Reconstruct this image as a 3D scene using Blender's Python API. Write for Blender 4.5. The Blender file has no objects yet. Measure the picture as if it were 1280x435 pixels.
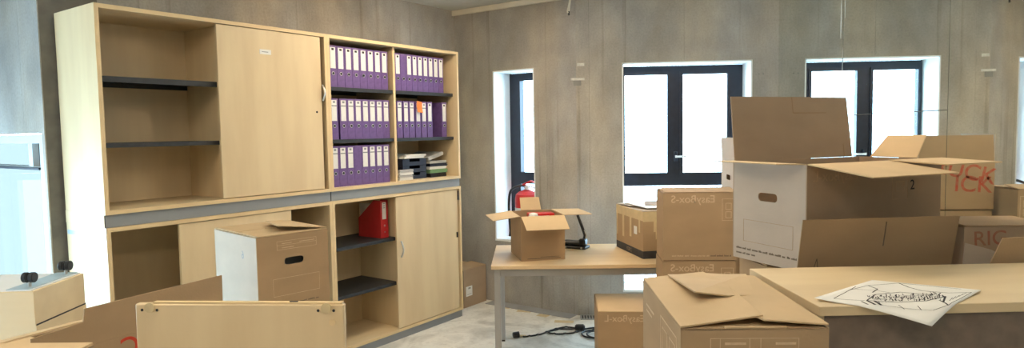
import bpy, bmesh, math, random
from mathutils import Vector, Matrix
random.seed(7)
PI = math.pi
S = bpy.context.scene
COL = S.collection

# ------------------------------------------------------------------ camera
F_PX = 820.0
PITCH = math.atan(53.5 / F_PX); ROLL = math.atan(.0165); YAW = math.atan(60 / F_PX)
fw = Vector((-math.sin(YAW) * math.cos(PITCH), math.cos(YAW) * math.cos(PITCH), -math.sin(PITCH)))
r0 = Vector((math.cos(YAW), math.sin(YAW), 0)); u0 = r0.cross(fw)
r1 = r0 * math.cos(ROLL) - u0 * math.sin(ROLL); u1 = r0 * math.sin(ROLL) + u0 * math.cos(ROLL)
cam = bpy.data.objects.new('camera', bpy.data.cameras.new('camera')); COL.objects.link(cam)
cam.matrix_world = Matrix(((r1.x, u1.x, -fw.x, 0), (r1.y, u1.y, -fw.y, 0), (r1.z, u1.z, -fw.z, 1.6), (0, 0, 0, 1)))
cam.data.sensor_width = 36; cam.data.lens = F_PX / 1280 * 36
cam.data.clip_start = .05
S.camera = cam

# ------------------------------------------------------------------ sky, exposure
W = bpy.data.worlds.new('overcast_sky'); S.world = W; W.use_nodes = True
bg = W.node_tree.nodes['Background']
bg.inputs[0].default_value = (.57, .82, 1.0, 1); bg.inputs[1].default_value = 13.0
vs = S.view_settings
vs.view_transform = 'Standard'; vs.look = 'None'; vs.gamma = 1; vs.use_curve_mapping = False
vs.exposure = 0.20
LAMP = (1.0, .81, .585); LAMP_STRENGTH = 32.0

# ------------------------------------------------------------------ room numbers (metres)
AL = math.radians(58.69)
D = Vector((math.cos(AL), math.sin(AL), 0)); N = Vector((D.y, -D.x, 0))      # along the cabinet wall / out of it
E0 = Vector((-.851, 5.578, 0))                                              # front end of the cabinet row
BEND = Vector((.146, 5.617, 0)); MX = 1.814
CORNER = BEND - N * 1.335
LEND = E0 - N * .504 - D * 2.89
CEND = LEND - N * 1.95
H = 2.755

# ------------------------------------------------------------------ helpers
def mesh_obj(name, bm, mat, parent=None, loc=(0, 0, 0), rz=0.0, rot=None):
    me = bpy.data.meshes.new(name)
    bmesh.ops.recalc_face_normals(bm, faces=bm.faces)
    bm.to_mesh(me); bm.free()
    if mat: me.materials.append(mat)
    o = bpy.data.objects.new(name, me); COL.objects.link(o)
    if parent: o.parent = parent
    o.location = loc; o.rotation_euler = rot if rot else (0, 0, rz)
    return o

def tag(o, label=None, cat=None, group=None, kind=None):
    if label: o['label'] = label
    if cat: o['category'] = cat
    if group: o['group'] = group
    if kind: o['kind'] = kind
    return o

def thing(name, label, cat, loc=(0, 0, 0), rz=0.0, group=None):
    o = bpy.data.objects.new(name, None); COL.objects.link(o); o.empty_display_size = .1
    o.location = loc; o.rotation_euler = (0, 0, rz)
    return tag(o, label, cat, group)

def box(bm, x0, x1, y0, y1, z0, z1, bev=0.0):
    v = [bm.verts.new(p) for p in ((x0, y0, z0), (x1, y0, z0), (x1, y1, z0), (x0, y1, z0), (x0, y0, z1), (x1, y0, z1), (x1, y1, z1), (x0, y1, z1))]
    fs = [bm.faces.new([v[i] for i in q]) for q in ((0, 3, 2, 1), (4, 5, 6, 7), (0, 1, 5, 4), (1, 2, 6, 5), (2, 3, 7, 6), (3, 0, 4, 7))]
    if bev:
        es = list({e for f in fs for e in f.edges})
        bmesh.ops.bevel(bm, geom=es, offset=bev, segments=1, affect='EDGES')
    return bm

def bx(*a, bev=0.0):
    return box(bmesh.new(), *a, bev=bev)

def cyl(bm, p0, p1, r0_, r1_=None, seg=16, cap=True):
    p0 = Vector(p0); p1 = Vector(p1); r1_ = r0_ if r1_ is None else r1_
    z = (p1 - p0).normalized(); x = z.orthogonal().normalized(); y = z.cross(x)
    a = []; b = []
    for i in range(seg):
        t = 2 * PI * i / seg; d = x * math.cos(t) + y * math.sin(t)
        a.append(bm.verts.new(p0 + d * r0_)); b.append(bm.verts.new(p1 + d * r1_))
    for i in range(seg):
        j = (i + 1) % seg; bm.faces.new((a[i], a[j], b[j], b[i]))
    if cap: bm.faces.new(a[::-1]); bm.faces.new(b)
    return bm

def lathe(bm, prof, c=(0, 0, 0), seg=24):
    rings = []
    for r, z in prof:
        rings.append([bm.verts.new((c[0] + r * math.cos(2 * PI * i / seg), c[1] + r * math.sin(2 * PI * i / seg), c[2] + z)) for i in range(seg)])
    for a, b in zip(rings, rings[1:]):
        for i in range(seg):
            j = (i + 1) % seg; bm.faces.new((a[i], a[j], b[j], b[i]))
    bm.faces.new(rings[0][::-1]); bm.faces.new(rings[-1])
    return bm

def tube(bm, pts, r, seg=8):
    pts = [Vector(p) for p in pts]; rings = []
    prev = None
    for i, p in enumerate(pts):
        t = (pts[min(i + 1, len(pts) - 1)] - pts[max(i - 1, 0)]).normalized()
        if prev is None: x = t.orthogonal().normalized()
        else: x = (prev - t * prev.dot(t)).normalized()
        prev = x; y = t.cross(x)
        rings.append([bm.verts.new(p + (x * math.cos(2 * PI * k / seg) + y * math.sin(2 * PI * k / seg)) * r) for k in range(seg)])
    for a, b in zip(rings, rings[1:]):
        for k in range(seg):
            j = (k + 1) % seg; bm.faces.new((a[k], a[j], b[j], b[k]))
    bm.faces.new(rings[0][::-1]); bm.faces.new(rings[-1])
    return bm

def spline(pts, n=8):
    pts = [Vector(p) for p in pts]; P = [pts[0]] + pts + [pts[-1]]; out = []
    for i in range(1, len(P) - 2):
        for k in range(n):
            t = k / n; a, b, c, d = P[i - 1], P[i], P[i + 1], P[i + 2]
            out.append(.5 * ((2 * b) + (c - a) * t + (2 * a - 5 * b + 4 * c - d) * t * t + (3 * b - a - 3 * c + d) * t ** 3))
    out.append(pts[-1]); return out

def rrect(x0, x1, z0, z1, r, n=4):
    out = []
    for cx_, cz_, a0 in ((x1 - r, z1 - r, 0), (x0 + r, z1 - r, 90), (x0 + r, z0 + r, 180), (x1 - r, z0 + r, 270)):
        for k in range(n + 1):
            a = math.radians(a0 + 90 * k / n); out.append((cx_ + r * math.cos(a), cz_ + r * math.sin(a)))
    return out

def rect(x0, x1, z0, z1):
    return [(x0, z0), (x1, z0), (x1, z1), (x0, z1)]

def plate(outer, holes, y0, y1):
    """flat plate in the local XZ plane with holes, from depth y0 to y1"""
    bm = bmesh.new(); edges = []
    for loop in [outer] + holes:
        vs_ = [bm.verts.new((p[0], y0, p[1])) for p in loop]
        for i in range(len(vs_)): edges.append(bm.edges.new((vs_[i], vs_[(i + 1) % len(vs_)])))
    bmesh.ops.triangle_fill(bm, use_beauty=True, use_dissolve=False, edges=edges)
    fs = list(bm.faces)
    ret = bmesh.ops.extrude_face_region(bm, geom=fs)
    for g in ret['geom']:
        if isinstance(g, bmesh.types.BMVert): g.co.y += (y1 - y0)
    return bm

def copy_tree(o, parent=None):
    c = o.copy(); COL.objects.link(c); c.parent = parent
    for ch in list(o.children): copy_tree(ch, c)
    return c

ORD = ['first', 'second', 'third', 'fourth', 'fifth', 'sixth', 'seventh', 'eighth', 'ninth', 'tenth']

# ------------------------------------------------------------------ materials
def new_mat(name):
    m = bpy.data.materials.new(name); m.use_nodes = True
    nt = m.node_tree; return m, nt, nt.nodes['Principled BSDF']

def mat(name, col, rough=.6, metal=0.0, var=0.0, scale=(8, 8, 8), col2=None, bump=0.0, bscale=60, detail=4, spec=.5, ramp=(.35, .65)):
    m, nt, b = new_mat(name); L = nt.links
    b.inputs['Base Color'].default_value = (*col, 1); b.inputs['Roughness'].default_value = rough
    b.inputs['Metallic'].default_value = metal; b.inputs['Specular IOR Level'].default_value = spec
    tc = nt.nodes.new('ShaderNodeTexCoord')
    if col2 is None and var: col2 = tuple(c * (1 - var) for c in col)
    if col2:
        mp = nt.nodes.new('ShaderNodeMapping'); mp.inputs['Scale'].default_value = scale
        n = nt.nodes.new('ShaderNodeTexNoise'); n.inputs['Scale'].default_value = 1; n.inputs['Detail'].default_value = detail
        r = nt.nodes.new('ShaderNodeValToRGB')
        r.color_ramp.elements[0].position = ramp[0]; r.color_ramp.elements[1].position = ramp[1]
        r.color_ramp.elements[0].color = (*col2, 1); r.color_ramp.elements[1].color = (*col, 1)
        L.new(tc.outputs['Object'], mp.inputs['Vector']); L.new(mp.outputs[0], n.inputs['Vector'])
        L.new(n.outputs[0], r.inputs[0]); L.new(r.outputs[0], b.inputs['Base Color'])
    if bump:
        n2 = nt.nodes.new('ShaderNodeTexNoise'); n2.inputs['Scale'].default_value = bscale; n2.inputs['Detail'].default_value = 3
        bp = nt.nodes.new('ShaderNodeBump'); bp.inputs['Strength'].default_value = bump; bp.inputs['Distance'].default_value = .01
        L.new(tc.outputs['Object'], n2.inputs['Vector']); L.new(n2.outputs[0], bp.inputs['Height']); L.new(bp.outputs[0], b.inputs['Normal'])
    return m

def concrete(name, ca, cb, cc):
    m, nt, b = new_mat(name); L = nt.links; nd = nt.nodes
    tc = nd.new('ShaderNodeTexCoord')
    def noise(sc, det, seed):
        mp = nd.new('ShaderNodeMapping'); mp.inputs['Scale'].default_value = sc; mp.inputs['Location'].default_value = (seed, seed, seed)
        n = nd.new('ShaderNodeTexNoise'); n.inputs['Scale'].default_value = 1; n.inputs['Detail'].default_value = det
        L.new(tc.outputs['Object'], mp.inputs['Vector']); L.new(mp.outputs[0], n.inputs['Vector']); return n
    def ramp(n, p0, c0, p1, c1):
        r = nd.new('ShaderNodeValToRGB'); r.color_ramp.elements[0].position = p0; r.color_ramp.elements[1].position = p1
        r.color_ramp.elements[0].color = (*c0, 1); r.color_ramp.elements[1].color = (*c1, 1); L.new(n.outputs[0], r.inputs[0]); return r
    def mix(a, b_, fac, typ='MULTIPLY'):
        x = nd.new('ShaderNodeMixRGB'); x.blend_type = typ; x.inputs[0].default_value = fac
        L.new(a.outputs[0], x.inputs[1]); L.new(b_.outputs[0], x.inputs[2]); return x
    base = ramp(noise((1.3, 1.3, .9), 7, 3), .34, ca, .66, cb)
    hue = ramp(noise((1.7, 1.7, .7), 4, 31), .38, (.96, .97, 1.0), .60, (1.0, .92, .81))
    cloud = ramp(noise((5, 5, 3.2), 6, 23), .34, (.80, .80, .80), .60, (1, 1, 1))
    streak = ramp(noise((16, 16, .45), 4, 9), .30, cc, .42, (1, 1, 1))
    board = ramp(noise((2.1, 2.1, .10), 2, 17), .40, (.84, .83, .81), .60, (1, 1, 1))
    fine = ramp(noise((70, 70, 70), 3, 1), .30, (.78, .78, .78), .60, (1, 1, 1))
    x = mix(mix(mix(mix(mix(base, hue, 1.0), cloud, .9), streak, .7), board, .8), fine, .6)
    L.new(x.outputs[0], b.inputs['Base Color']); b.inputs['Roughness'].default_value = .85
    bp = nd.new('ShaderNodeBump'); bp.inputs['Strength'].default_value = .25; bp.inputs['Distance'].default_value = .01
    L.new(noise((45, 45, 12), 4, 5).outputs[0], bp.inputs['Height']); L.new(bp.outputs[0], b.inputs['Normal'])
    return m

M = {}
M['concrete'] = concrete('board_marked_concrete', (.345, .328, .30), (.55, .52, .475), (.66, .63, .58))
M['concrete_dark'] = mat('joint_shadow_concrete', (.20, .18, .15), .9, var=.3)
M['patch'] = mat('mortar_patch', (.62, .60, .55), .9, var=.2, scale=(60, 60, 60))
M['tie'] = mat('tie_hole', (.25, .24, .22), .9, var=.2)
M['plaster'] = mat('white_plaster_reveal', (.82, .83, .82), .8, var=.06, scale=(6, 6, 6), bump=.1)
M['ceiling'] = mat('painted_ceiling', (.62, .60, .54), .85, var=.1, scale=(2, 2, 2))
M['trim'] = mat('pale_batten', (.74, .68, .56), .7, var=.1)
M['frame'] = mat('anthracite_window_frame', (.016, .021, .038), .38, var=.3, scale=(20, 20, 20))
M['alu'] = mat('pale_aluminium_frame', (.70, .76, .78), .4, metal=.2, var=.08)
M['metal'] = mat('brushed_steel', (.62, .62, .60), .35, metal=.9, var=.1, scale=(40, 40, 4))
M['maple'] = mat('maple_laminate', (.755, .60, .37), .48, col2=(.69, .53, .32), scale=(9, 9, 1.3), bump=.03, bscale=90)
M['maple_edge'] = mat('maple_edge_band', (.76, .57, .32), .5, var=.08, scale=(10, 10, 10))
M['maple_h'] = mat('maple_laminate_grain_along', (.755, .60, .37), .45, col2=(.69, .53, .32), scale=(1.3, 9, 9), bump=.03, bscale=90)
M['shelf'] = mat('black_metal_shelf', (.030, .032, .036), .55, var=.3, scale=(30, 30, 30))
M['plinth'] = mat('grey_plinth', (.27, .285, .30), .5, var=.08, scale=(5, 5, 5))
M['binder'] = mat('purple_binder_paper', (.155, .085, .27), .6, var=.2, scale=(30, 30, 30), bump=.05, bscale=300)
M['label'] = mat('white_label', (.80, .79, .77), .7, var=.05, scale=(50, 50, 50))
M['ink'] = mat('dark_ink', (.035, .033, .035), .8, var=.2)
M['black'] = mat('black_plastic', (.014, .014, .016), .4, var=.3, scale=(40, 40, 40))
M['orange'] = mat('orange_sticky_note', (.85, .22, .04), .7, var=.1, scale=(40, 40, 40))
M['red_plastic'] = mat('red_cardboard_file', (.48, .020, .022), .5, var=.15, scale=(12, 12, 12))
M['red_paint'] = mat('red_enamel', (.62, .022, .02), .3, var=.1, scale=(10, 10, 10))
M['red_ink'] = mat('red_print', (.50, .085, .045), .8, col2=(.43, .16, .085), scale=(45, 45, 45))
M['red_faded'] = mat('faded_red_print', (.36, .13, .08), .8, col2=(.30, .19, .11), scale=(35, 35, 35))
M['red_strong'] = mat('strong_red_print', (.60, .055, .020), .8, var=.15, scale=(60, 60, 60))
M['navy'] = mat('navy_tray_plastic', (.018, .024, .050), .4, var=.2)
M['paper'] = mat('white_paper', (.86, .85, .81), .8, var=.05, scale=(12, 12, 12))
M['magazine'] = mat('printed_magazine', (.66, .63, .56), .5, col2=(.36, .36, .38), scale=(9, 9, 9))
M['green'] = mat('green_folder', (.22, .42, .20), .6, var=.2)
def board_mat(name, c, v=.10):
    return mat(name, c, .82, col2=tuple(k * (1 - v) for k in c), scale=(5, 5, 9), bump=.06, bscale=140)
M['card'] = board_mat('brown_cardboard', (.425, .288, .163))
M['card_lite'] = board_mat('raw_cardboard_inside', (.60, .435, .25))
M['card_grey'] = board_mat('greyed_cardboard', (.40, .288, .192))
M['card_pale'] = board_mat('pale_and_daylit_cardboard', (.55, .455, .36))  # pale card; on the boxes' left faces it paints in daylight
M['print'] = mat('pale_box_print', (.66, .49, .32), .85, var=.15, scale=(60, 60, 60))
M['print_faint'] = mat('faded_box_print', (.49, .345, .22), .85, var=.15, scale=(60, 60, 60))
M['print_dark'] = mat('dark_box_print', (.17, .125, .085), .85, var=.2, scale=(60, 60, 60))
M['crease'] = mat('pressed_crease', (.30, .185, .095), .85, var=.1)
M['tape'] = mat('masking_tape', (.66, .52, .30), .6, var=.1, scale=(30, 30, 30))
M['band'] = mat('black_printed_band', (.045, .042, .045), .7, var=.3, scale=(20, 20, 20))
M['table'] = mat('beech_table_top', (.70, .53, .32), .42, col2=(.64, .47, .27), scale=(1.5, 12, 12))
M['table_frame'] = mat('grey_table_steel', (.40, .40, .39), .45, metal=.3, var=.08)
M['brown_panel'] = mat('brown_grey_panel', (.22, .165, .125), .7, col2=(.175, .13, .10), scale=(25, 25, 25), bump=.05, bscale=200)
M['grille'] = mat('grille_metal', (.45, .45, .44), .5, metal=.4, var=.1)
M['cover'] = mat('plain_grey_surface', (.33, .33, .33), .6, var=.15, scale=(6, 6, 6))
M['bluestrip'] = mat('steel_blue_strip', (.45, .58, .66), .4, metal=.3, var=.1)
M['whiteboard'] = mat('white_melamine', (.80, .81, .81), .4, var=.03)

def floor_mat():
    m, nt, b = new_mat('dusty_white_stone_floor'); L = nt.links; nd = nt.nodes
    tc = nd.new('ShaderNodeTexCoord')
    n = nd.new('ShaderNodeTexNoise'); n.inputs['Scale'].default_value = 2.2; n.inputs['Detail'].default_value = 7; n.inputs['Distortion'].default_value = 1.6
    r = nd.new('ShaderNodeValToRGB'); e = r.color_ramp.elements
    e[0].position = .36; e[0].color = (.53, .50, .44, 1); e[1].position = .58; e[1].color = (.80, .77, .70, 1)
    L.new(tc.outputs['Object'], n.inputs['Vector']); L.new(n.outputs[0], r.inputs[0])
    n2 = nd.new('ShaderNodeTexNoise'); n2.inputs['Scale'].default_value = 30; n2.inputs['Detail'].default_value = 4
    r2 = nd.new('ShaderNodeValToRGB'); r2.color_ramp.elements[0].position = .3; r2.color_ramp.elements[1].position = .5
    r2.color_ramp.elements[0].color = (.82, .80, .78, 1)
    L.new(tc.outputs['Object'], n2.inputs['Vector']); L.new(n2.outputs[0], r2.inputs[0])
    x = nd.new('ShaderNodeMixRGB'); x.blend_type = 'MULTIPLY'; x.inputs[0].default_value = .7
    L.new(r.outputs[0], x.inputs[1]); L.new(r2.outputs[0], x.inputs[2]); L.new(x.outputs[0], b.inputs['Base Color'])
    b.inputs['Roughness'].default_value = .55
    return m
M['floor'] = floor_mat()

def glass(name, tint, gl=.06):
    m, nt, b = new_mat(name); nd = nt.nodes; L = nt.links
    nd.remove(b)
    t = nd.new('ShaderNodeBsdfTransparent'); t.inputs[0].default_value = (*tint, 1)
    g = nd.new('ShaderNodeBsdfGlossy'); g.inputs['Roughness'].default_value = .02
    x = nd.new('ShaderNodeMixShader'); x.inputs[0].default_value = gl
    L.new(t.outputs[0], x.inputs[1]); L.new(g.outputs[0], x.inputs[2]); L.new(x.outputs[0], nd['Material Output'].inputs[0])
    return m
M['glass'] = glass('clear_window_glass', (.95, .98, 1.0))
M['glass_dim'] = glass('sky_dimming_glass', (.29, .29, .275), .04)  # dark tint added to dim the sky behind window_3

def mirror_mat():
    m, nt, b = new_mat('dusty_mirror_glass'); nd = nt.nodes; L = nt.links
    b.inputs['Metallic'].default_value = 1.0
    tc = nd.new('ShaderNodeTexCoord')
    n = nd.new('ShaderNodeTexNoise'); n.inputs['Scale'].default_value = 7; n.inputs['Detail'].default_value = 6
    r = nd.new('ShaderNodeValToRGB'); r.color_ramp.elements[0].position = .62; r.color_ramp.elements[1].position = .80
    r.color_ramp.elements[0].color = (.83, .87, .84, 1); r.color_ramp.elements[1].color = (.76, .80, .77, 1)
    L.new(tc.outputs['Object'], n.inputs['Vector']); L.new(n.outputs[0], r.inputs[0]); L.new(r.outputs[0], b.inputs['Base Color'])
    b.inputs['Roughness'].default_value = 0.015
    return m
M['mirror'] = mirror_mat()
M['smear'] = mat('dried_glue_smear', (.60, .60, .57), .8, var=.2, scale=(40, 40, 40))

def emis(name, col, s):
    m, nt, b = new_mat(name)
    b.inputs['Base Color'].default_value = (.9, .9, .9, 1); b.inputs['Emission Color'].default_value = (*col, 1); b.inputs['Emission Strength'].default_value = s
    return m
M['tube'] = emis('warm_lamp_diffuser', LAMP, LAMP_STRENGTH)

# ------------------------------------------------------------------ setting: floor, ceiling
POLY = [LEND, CORNER, BEND, Vector((MX, 5.617, 0)), Vector((MX, -1.8, 0)), Vector((-2.9, -1.8, 0)), CEND]
def slab(z0, z1):
    bm = bmesh.new()
    a = [bm.verts.new((p.x, p.y, z0)) for p in POLY]; b = [bm.verts.new((p.x, p.y, z1)) for p in POLY]
    bm.faces.new(a); bm.faces.new(b[::-1])
    for i in range(len(a)):
        j = (i + 1) % len(a); bm.faces.new((a[i], a[j], b[j], b[i]))
    return bm
tag(mesh_obj('floor', slab(-.1, 0), M['floor']), 'dusty white stone floor with grey streaks under the table', kind='structure')
tag(mesh_obj('ceiling', slab(H, H + .15), M['ceiling']), 'pale ceiling above the concrete walls', kind='structure')

# ------------------------------------------------------------------ walls (local x left to right seen from inside, +y outside)
def wall(name, p0, p1, openings=(), seams=(), th=.30, label=None, mtl='concrete'):
    d = p1 - p0; ln = d.length; rz = math.atan2(d.y, d.x)
    root = tag(thing(name, label, None, (p0.x, p0.y, 0), rz), kind='structure')
    if seams:
        mesh_obj('joint_backing', plate(rect(.002, ln - .002, 0, H), [rect(*o) for o in openings], .006, th), M['concrete_dark'], root)
        xs = [0] + sorted(seams) + [ln]
        for a, b in zip(xs, xs[1:]):
            a2 = a + (.0010 if a > 0 else 0); b2 = b - (.0010 if b < ln else 0)
            ops = [o for o in openings if o[0] < b2 and o[1] > a2]
            if not ops:
                mesh_obj('concrete_panel', plate(rect(a2, b2, 0, H), [], 0, .006), M[mtl], root); continue
            for o in ops:      # a panel that an opening cuts: the outline runs round the opening
                xa, xb = max(o[0], a2), min(o[1], b2)
                bm = bmesh.new()
                if xa > a2 + .001: box(bm, a2, xa, 0, .006, 0, H)
                if xb < b2 - .001: box(bm, xb, b2, 0, .006, 0, H)
                box(bm, xa, xb, 0, .006, o[3], H); box(bm, xa, xb, 0, .006, 0, o[2])
                mesh_obj('concrete_panel', bm, M[mtl], root)
    else:
        mesh_obj('wall_slab', plate(rect(0, ln, 0, H), [rect(*o) for o in openings], 0, th), M[mtl], root)
    return root

lenA = (BEND - CORNER).length
OPA = (lenA - .883, lenA - .427, .58, 2.155)            # narrow window opening
OPB = (.530 - BEND.x, 1.603 - BEND.x, .204, 2.159)      # wide window opening
wl = wall('wall_left', LEND + D * .3, CORNER, label='concrete wall behind the row of cabinets')
wA = wall('wall_corner', CORNER, BEND, [OPA], [lenA - .30], label='angled concrete wall with the narrow window')
wB = wall('wall_back', BEND, Vector((MX, 5.617, 0)), [OPB], [.11, .90], label='concrete back wall with the wide dark framed window')
OPC = (.03, 1.915, .35, 1.637)
wC = wall('wall_recess', CEND, LEND, [OPC], [1.67], label='blue grey daylit concrete wall left of the cabinets')
OPS = (2.4, 6.1, .08, 1.35)
wS = wall('wall_side', Vector((-2.9, -1.8, 0)), CEND, [OPS], label='side wall with large window')
wF = wall('wall_front', Vector((MX, -1.8, 0)), Vector((-2.9, -1.8, 0)), label='wall behind the viewpoint')

# reveals lined with white plaster
def reveal(root, op, depth=.25, t=.012):
    x0, x1, z0, z1 = op
    bm = bmesh.new()
    box(bm, x0 - .0, x0 + t, -.002, depth, z0, z1); mesh_obj('jamb_lining', bm, M['plaster'], root)
    mesh_obj('jamb_lining', bx(x1 - t, x1, -.002, depth, z0, z1), M['plaster'], root)
    mesh_obj('lintel_lining', bx(x0, x1, -.002, depth, z1 - t, z1), M['plaster'], root)
    mesh_obj('sill_slab', bx(x0, x1, -.004, depth, z0, z0 + .02), M['plaster'], root)
reveal(wA, OPA); reveal(wB, OPB)

# mortar patches and tie holes on the back wall
mesh_obj('mortar_patch', bx(-.022, .042, -.003, 0, 1.975, 2.02), M['tie'], wB)
mesh_obj('mortar_patch', bx(-.045, .07, -.002, 0, 2.02, 2.04), M['patch'], wB)
mesh_obj('mortar_patch', bx(.01, .07, -.002, 0, 2.14, 2.165), M['patch'], wB)
for k in (0, 1): 
    bm = bmesh.new(); cyl(bm, (1.51 + .035 * k, .001, 2.04), (1.51 + .035 * k, -.003, 2.04), .006, seg=10); mesh_obj('tie_hole', bm, M['tie'], wB)

# ------------------------------------------------------------------ windows
def window(name, root_wall, op, depth, panes, mtl, gl, label, frame_holes, th=.07, sash=True):
    x0, x1, z0, z1 = op
    w = tag(thing(name, label, None, root_wall.location, root_wall.rotation_euler[2]), kind='structure')
    mesh_obj('window_frame', plate(rect(x0 + .0125, x1 - .0125, z0 + .0205, z1 - .0125), [rect(*h) for h in frame_holes], depth, depth + th), mtl, w)
    for h in frame_holes:
        if sash and h[2] > 1:
            s = mesh_obj('sash', plate(rect(h[0] - .012, h[1] + .012, h[2] - .012, h[3] + .012), [rect(h[0] + .012, h[1] - .012, h[2] + .012, h[3] - .012)], depth - .012, depth + .03), mtl, w)
        mesh_obj('pane', bx(h[0] - .004, h[1] + .004, depth + .032, depth + .040, h[2] - .004, h[3] + .004), gl, w)
    return w
bxo = BEND.x
w2 = window('window_2', wB, OPB, .25, None, M['frame'], M['glass'], 'wide dark framed double window in the concrete back wall',
            [(.565 - bxo, .958 - bxo, 1.20, 2.082), (1.068 - bxo, 1.470 - bxo, 1.20, 2.082), (.548 - bxo, 1.585 - bxo, .228, 1.097)])
hd = mesh_obj('window_handle', bx(1.000 - bxo, 1.028 - bxo, .215, .238, 1.31, 1.40, bev=.004), M['frame'], w2)
bm = bmesh.new(); box(bm, 1.008 - bxo, 1.10 - bxo, .195, .212, 1.347, 1.363, bev=.004); box(bm, 1.008 - bxo, 1.022 - bxo, .2, .225, 1.345, 1.365)
mesh_obj('lever', bm, M['whiteboard'], hd)
w1 = window('window_1', wA, OPA, .25, None, M['frame'], M['glass'], 'narrow dark framed window beside the cabinet row',
            [(OPA[0] + .125, OPA[1] - .03, 1.20, 2.082), (OPA[0] + .125, OPA[1] - .03, .63, 1.10)])
w3 = window('window_3', wC, OPC, .02, None, M['alu'], M['glass_dim'], 'pale bluish window at the left edge, left of the cabinets',
            [(.08, 1.65, 1.445, 1.575), (1.705, 1.81, 1.445, 1.575), (.08, 1.81, .42, 1.425)], sash=False)
mesh_obj('transom_seal', bx(.08, 1.81, .010, .0195, 1.426, 1.440), M['frame'], w3)
w4 = window('window_4', wS, OPS, .12, None, M['alu'], M['glass'], 'large side window out of view to the left',
            [(2.46, 3.62, .14, 1.29), (3.68, 4.84, .14, 1.29), (4.90, 6.04, .14, 1.29)], sash=False)

# ceiling batten along the angled wall
d_ = BEND - CORNER
bt = tag(mesh_obj('trim_1', bx(.0, lenA, -.035, -.004, H - .05, H - .002, bev=.004), M['trim'], None, (CORNER.x, CORNER.y, 0), math.atan2(d_.y, d_.x)), 'pale batten where the angled wall meets the ceiling', kind='structure')

# daylight portals at the openings
def portal(root, op, depth):
    l = bpy.data.lights.new('daylight_portal', 'AREA'); l.shape = 'RECTANGLE'; l.size = op[1] - op[0]; l.size_y = op[3] - op[2]
    l.cycles.is_portal = True
    o = bpy.data.objects.new('daylight_portal', l); COL.objects.link(o)
    mw = Matrix.Translation(root.location) @ Matrix.Rotation(root.rotation_euler[2], 4, 'Z')
    o.matrix_world = mw @ Matrix.Translation(((op[0] + op[1]) / 2, depth, (op[2] + op[3]) / 2)) @ Matrix.Rotation(-PI / 2, 4, 'X')
for r_, o_ in ((wA, OPA), (wB, OPB), (wC, OPC), (wS, OPS)): portal(r_, o_, .32)

# ------------------------------------------------------------------ mirror-clad right wall
wR = tag(thing('wall_right', 'mirror clad right wall with dark panel joints reflecting the window', None, (MX, 5.617, 0), -PI / 2), kind='structure')
mesh_obj('wall_slab', bx(-.3, 7.417, .006, .3, 0, H), M['concrete_dark'], wR)
ys = [0.0, 1.240, 2.394, 3.55, 4.70, 5.85, 7.0]
for i, (a, b) in enumerate(zip(ys, ys[1:])):
    a2, b2 = a + (.002 if i else .0), b - .002
    if i == 1:
        mesh_obj('mirror_panel', bx(a2, b2, 0, .0058, .002, 1.664), M['mirror'], wR)
        mesh_obj('mirror_panel', bx(a2, b2, 0, .0058, 1.668, H - .003), M['mirror'], wR)
    else:
        mesh_obj('mirror_panel', bx(a2, b2, 0, .0058, .002, H - .003), M['mirror'], wR)
def smear(cx_, z0, z1, w):
    bm = bmesh.new(); n = 7; l = []; r = []
    for k in range(n):
        t = k / (n - 1); ww = w * (.25 + .75 * math.sin(PI * t) * random.uniform(.6, 1)); c = cx_ + random.uniform(-.3, .3) * w
        l.append(bm.verts.new((c - ww, -.0006, z0 + (z1 - z0) * t))); r.append(bm.verts.new((c + ww, -.0006, z0 + (z1 - z0) * t)))
    for k in range(n - 1): bm.faces.new((l[k], r[k], r[k + 1], l[k + 1]))
    mesh_obj('glue_smear', bm, M['smear'], wR)
smear(1.205, 2.16, 2.42, .008); smear(1.262, 2.28, 2.45, .004); smear(1.30, 1.88, 1.93, .005); smear(1.27, 1.35, 1.75, .007); smear(1.235, 1.9, 2.1, .003)

# ------------------------------------------------------------------ ceiling lamps (out of the frame)
def ceiling_lamp(x, y, rz, ln, label):
    t = thing('ceiling_lamp', label, 'ceiling lamp', (x, y, H - .09), rz, 'warm tube lamps on the ceiling')
    mesh_obj('housing', bx(-ln / 2, ln / 2, -.09, .09, .04, .088, bev=.006), M['whiteboard'], t)
    mesh_obj('diffuser', bx(-ln / 2 + .02, ln / 2 - .02, -.075, .075, .0, .038, bev=.01), M['tube'], t)
    for s in (-1, 1): mesh_obj('end_cap', bx(s * (ln / 2 - .009) - .009, s * (ln / 2 - .009) + .009, -.085, .085, .0, .040), M['whiteboard'], t)
ceiling_lamp(-.62, 4.45, AL, 1.2, 'warm tube lamp on the ceiling nearest the cabinets')
ceiling_lamp(.75, 3.2, 0, 1.2, 'warm tube lamp on the ceiling over the stacked boxes')
ceiling_lamp(-.2, .1, 0, 1.2, 'warm tube lamp on the ceiling over the viewpoint')
ceiling_lamp(-1.9, 1.3, 0, 1.2, 'warm tube lamp on the ceiling at the left')

# ------------------------------------------------------------------ cabinets
CD = .48                                   # carcass depth
T = .022
def s_loc(s, off=0.0, z=0.0):
    p = E0 + D * s + N * off; return (p.x, p.y, z)

def arc_handle(parent, x, z0, z1, y=.004):
    pts = []
    for k in range(13):
        t = k / 12; pts.append((x, y - .004 - .024 * math.sin(PI * t), z0 + (z1 - z0) * t))
    return mesh_obj('handle', tube(bmesh.new(), pts, .006, 8), M['metal'], parent)

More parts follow.
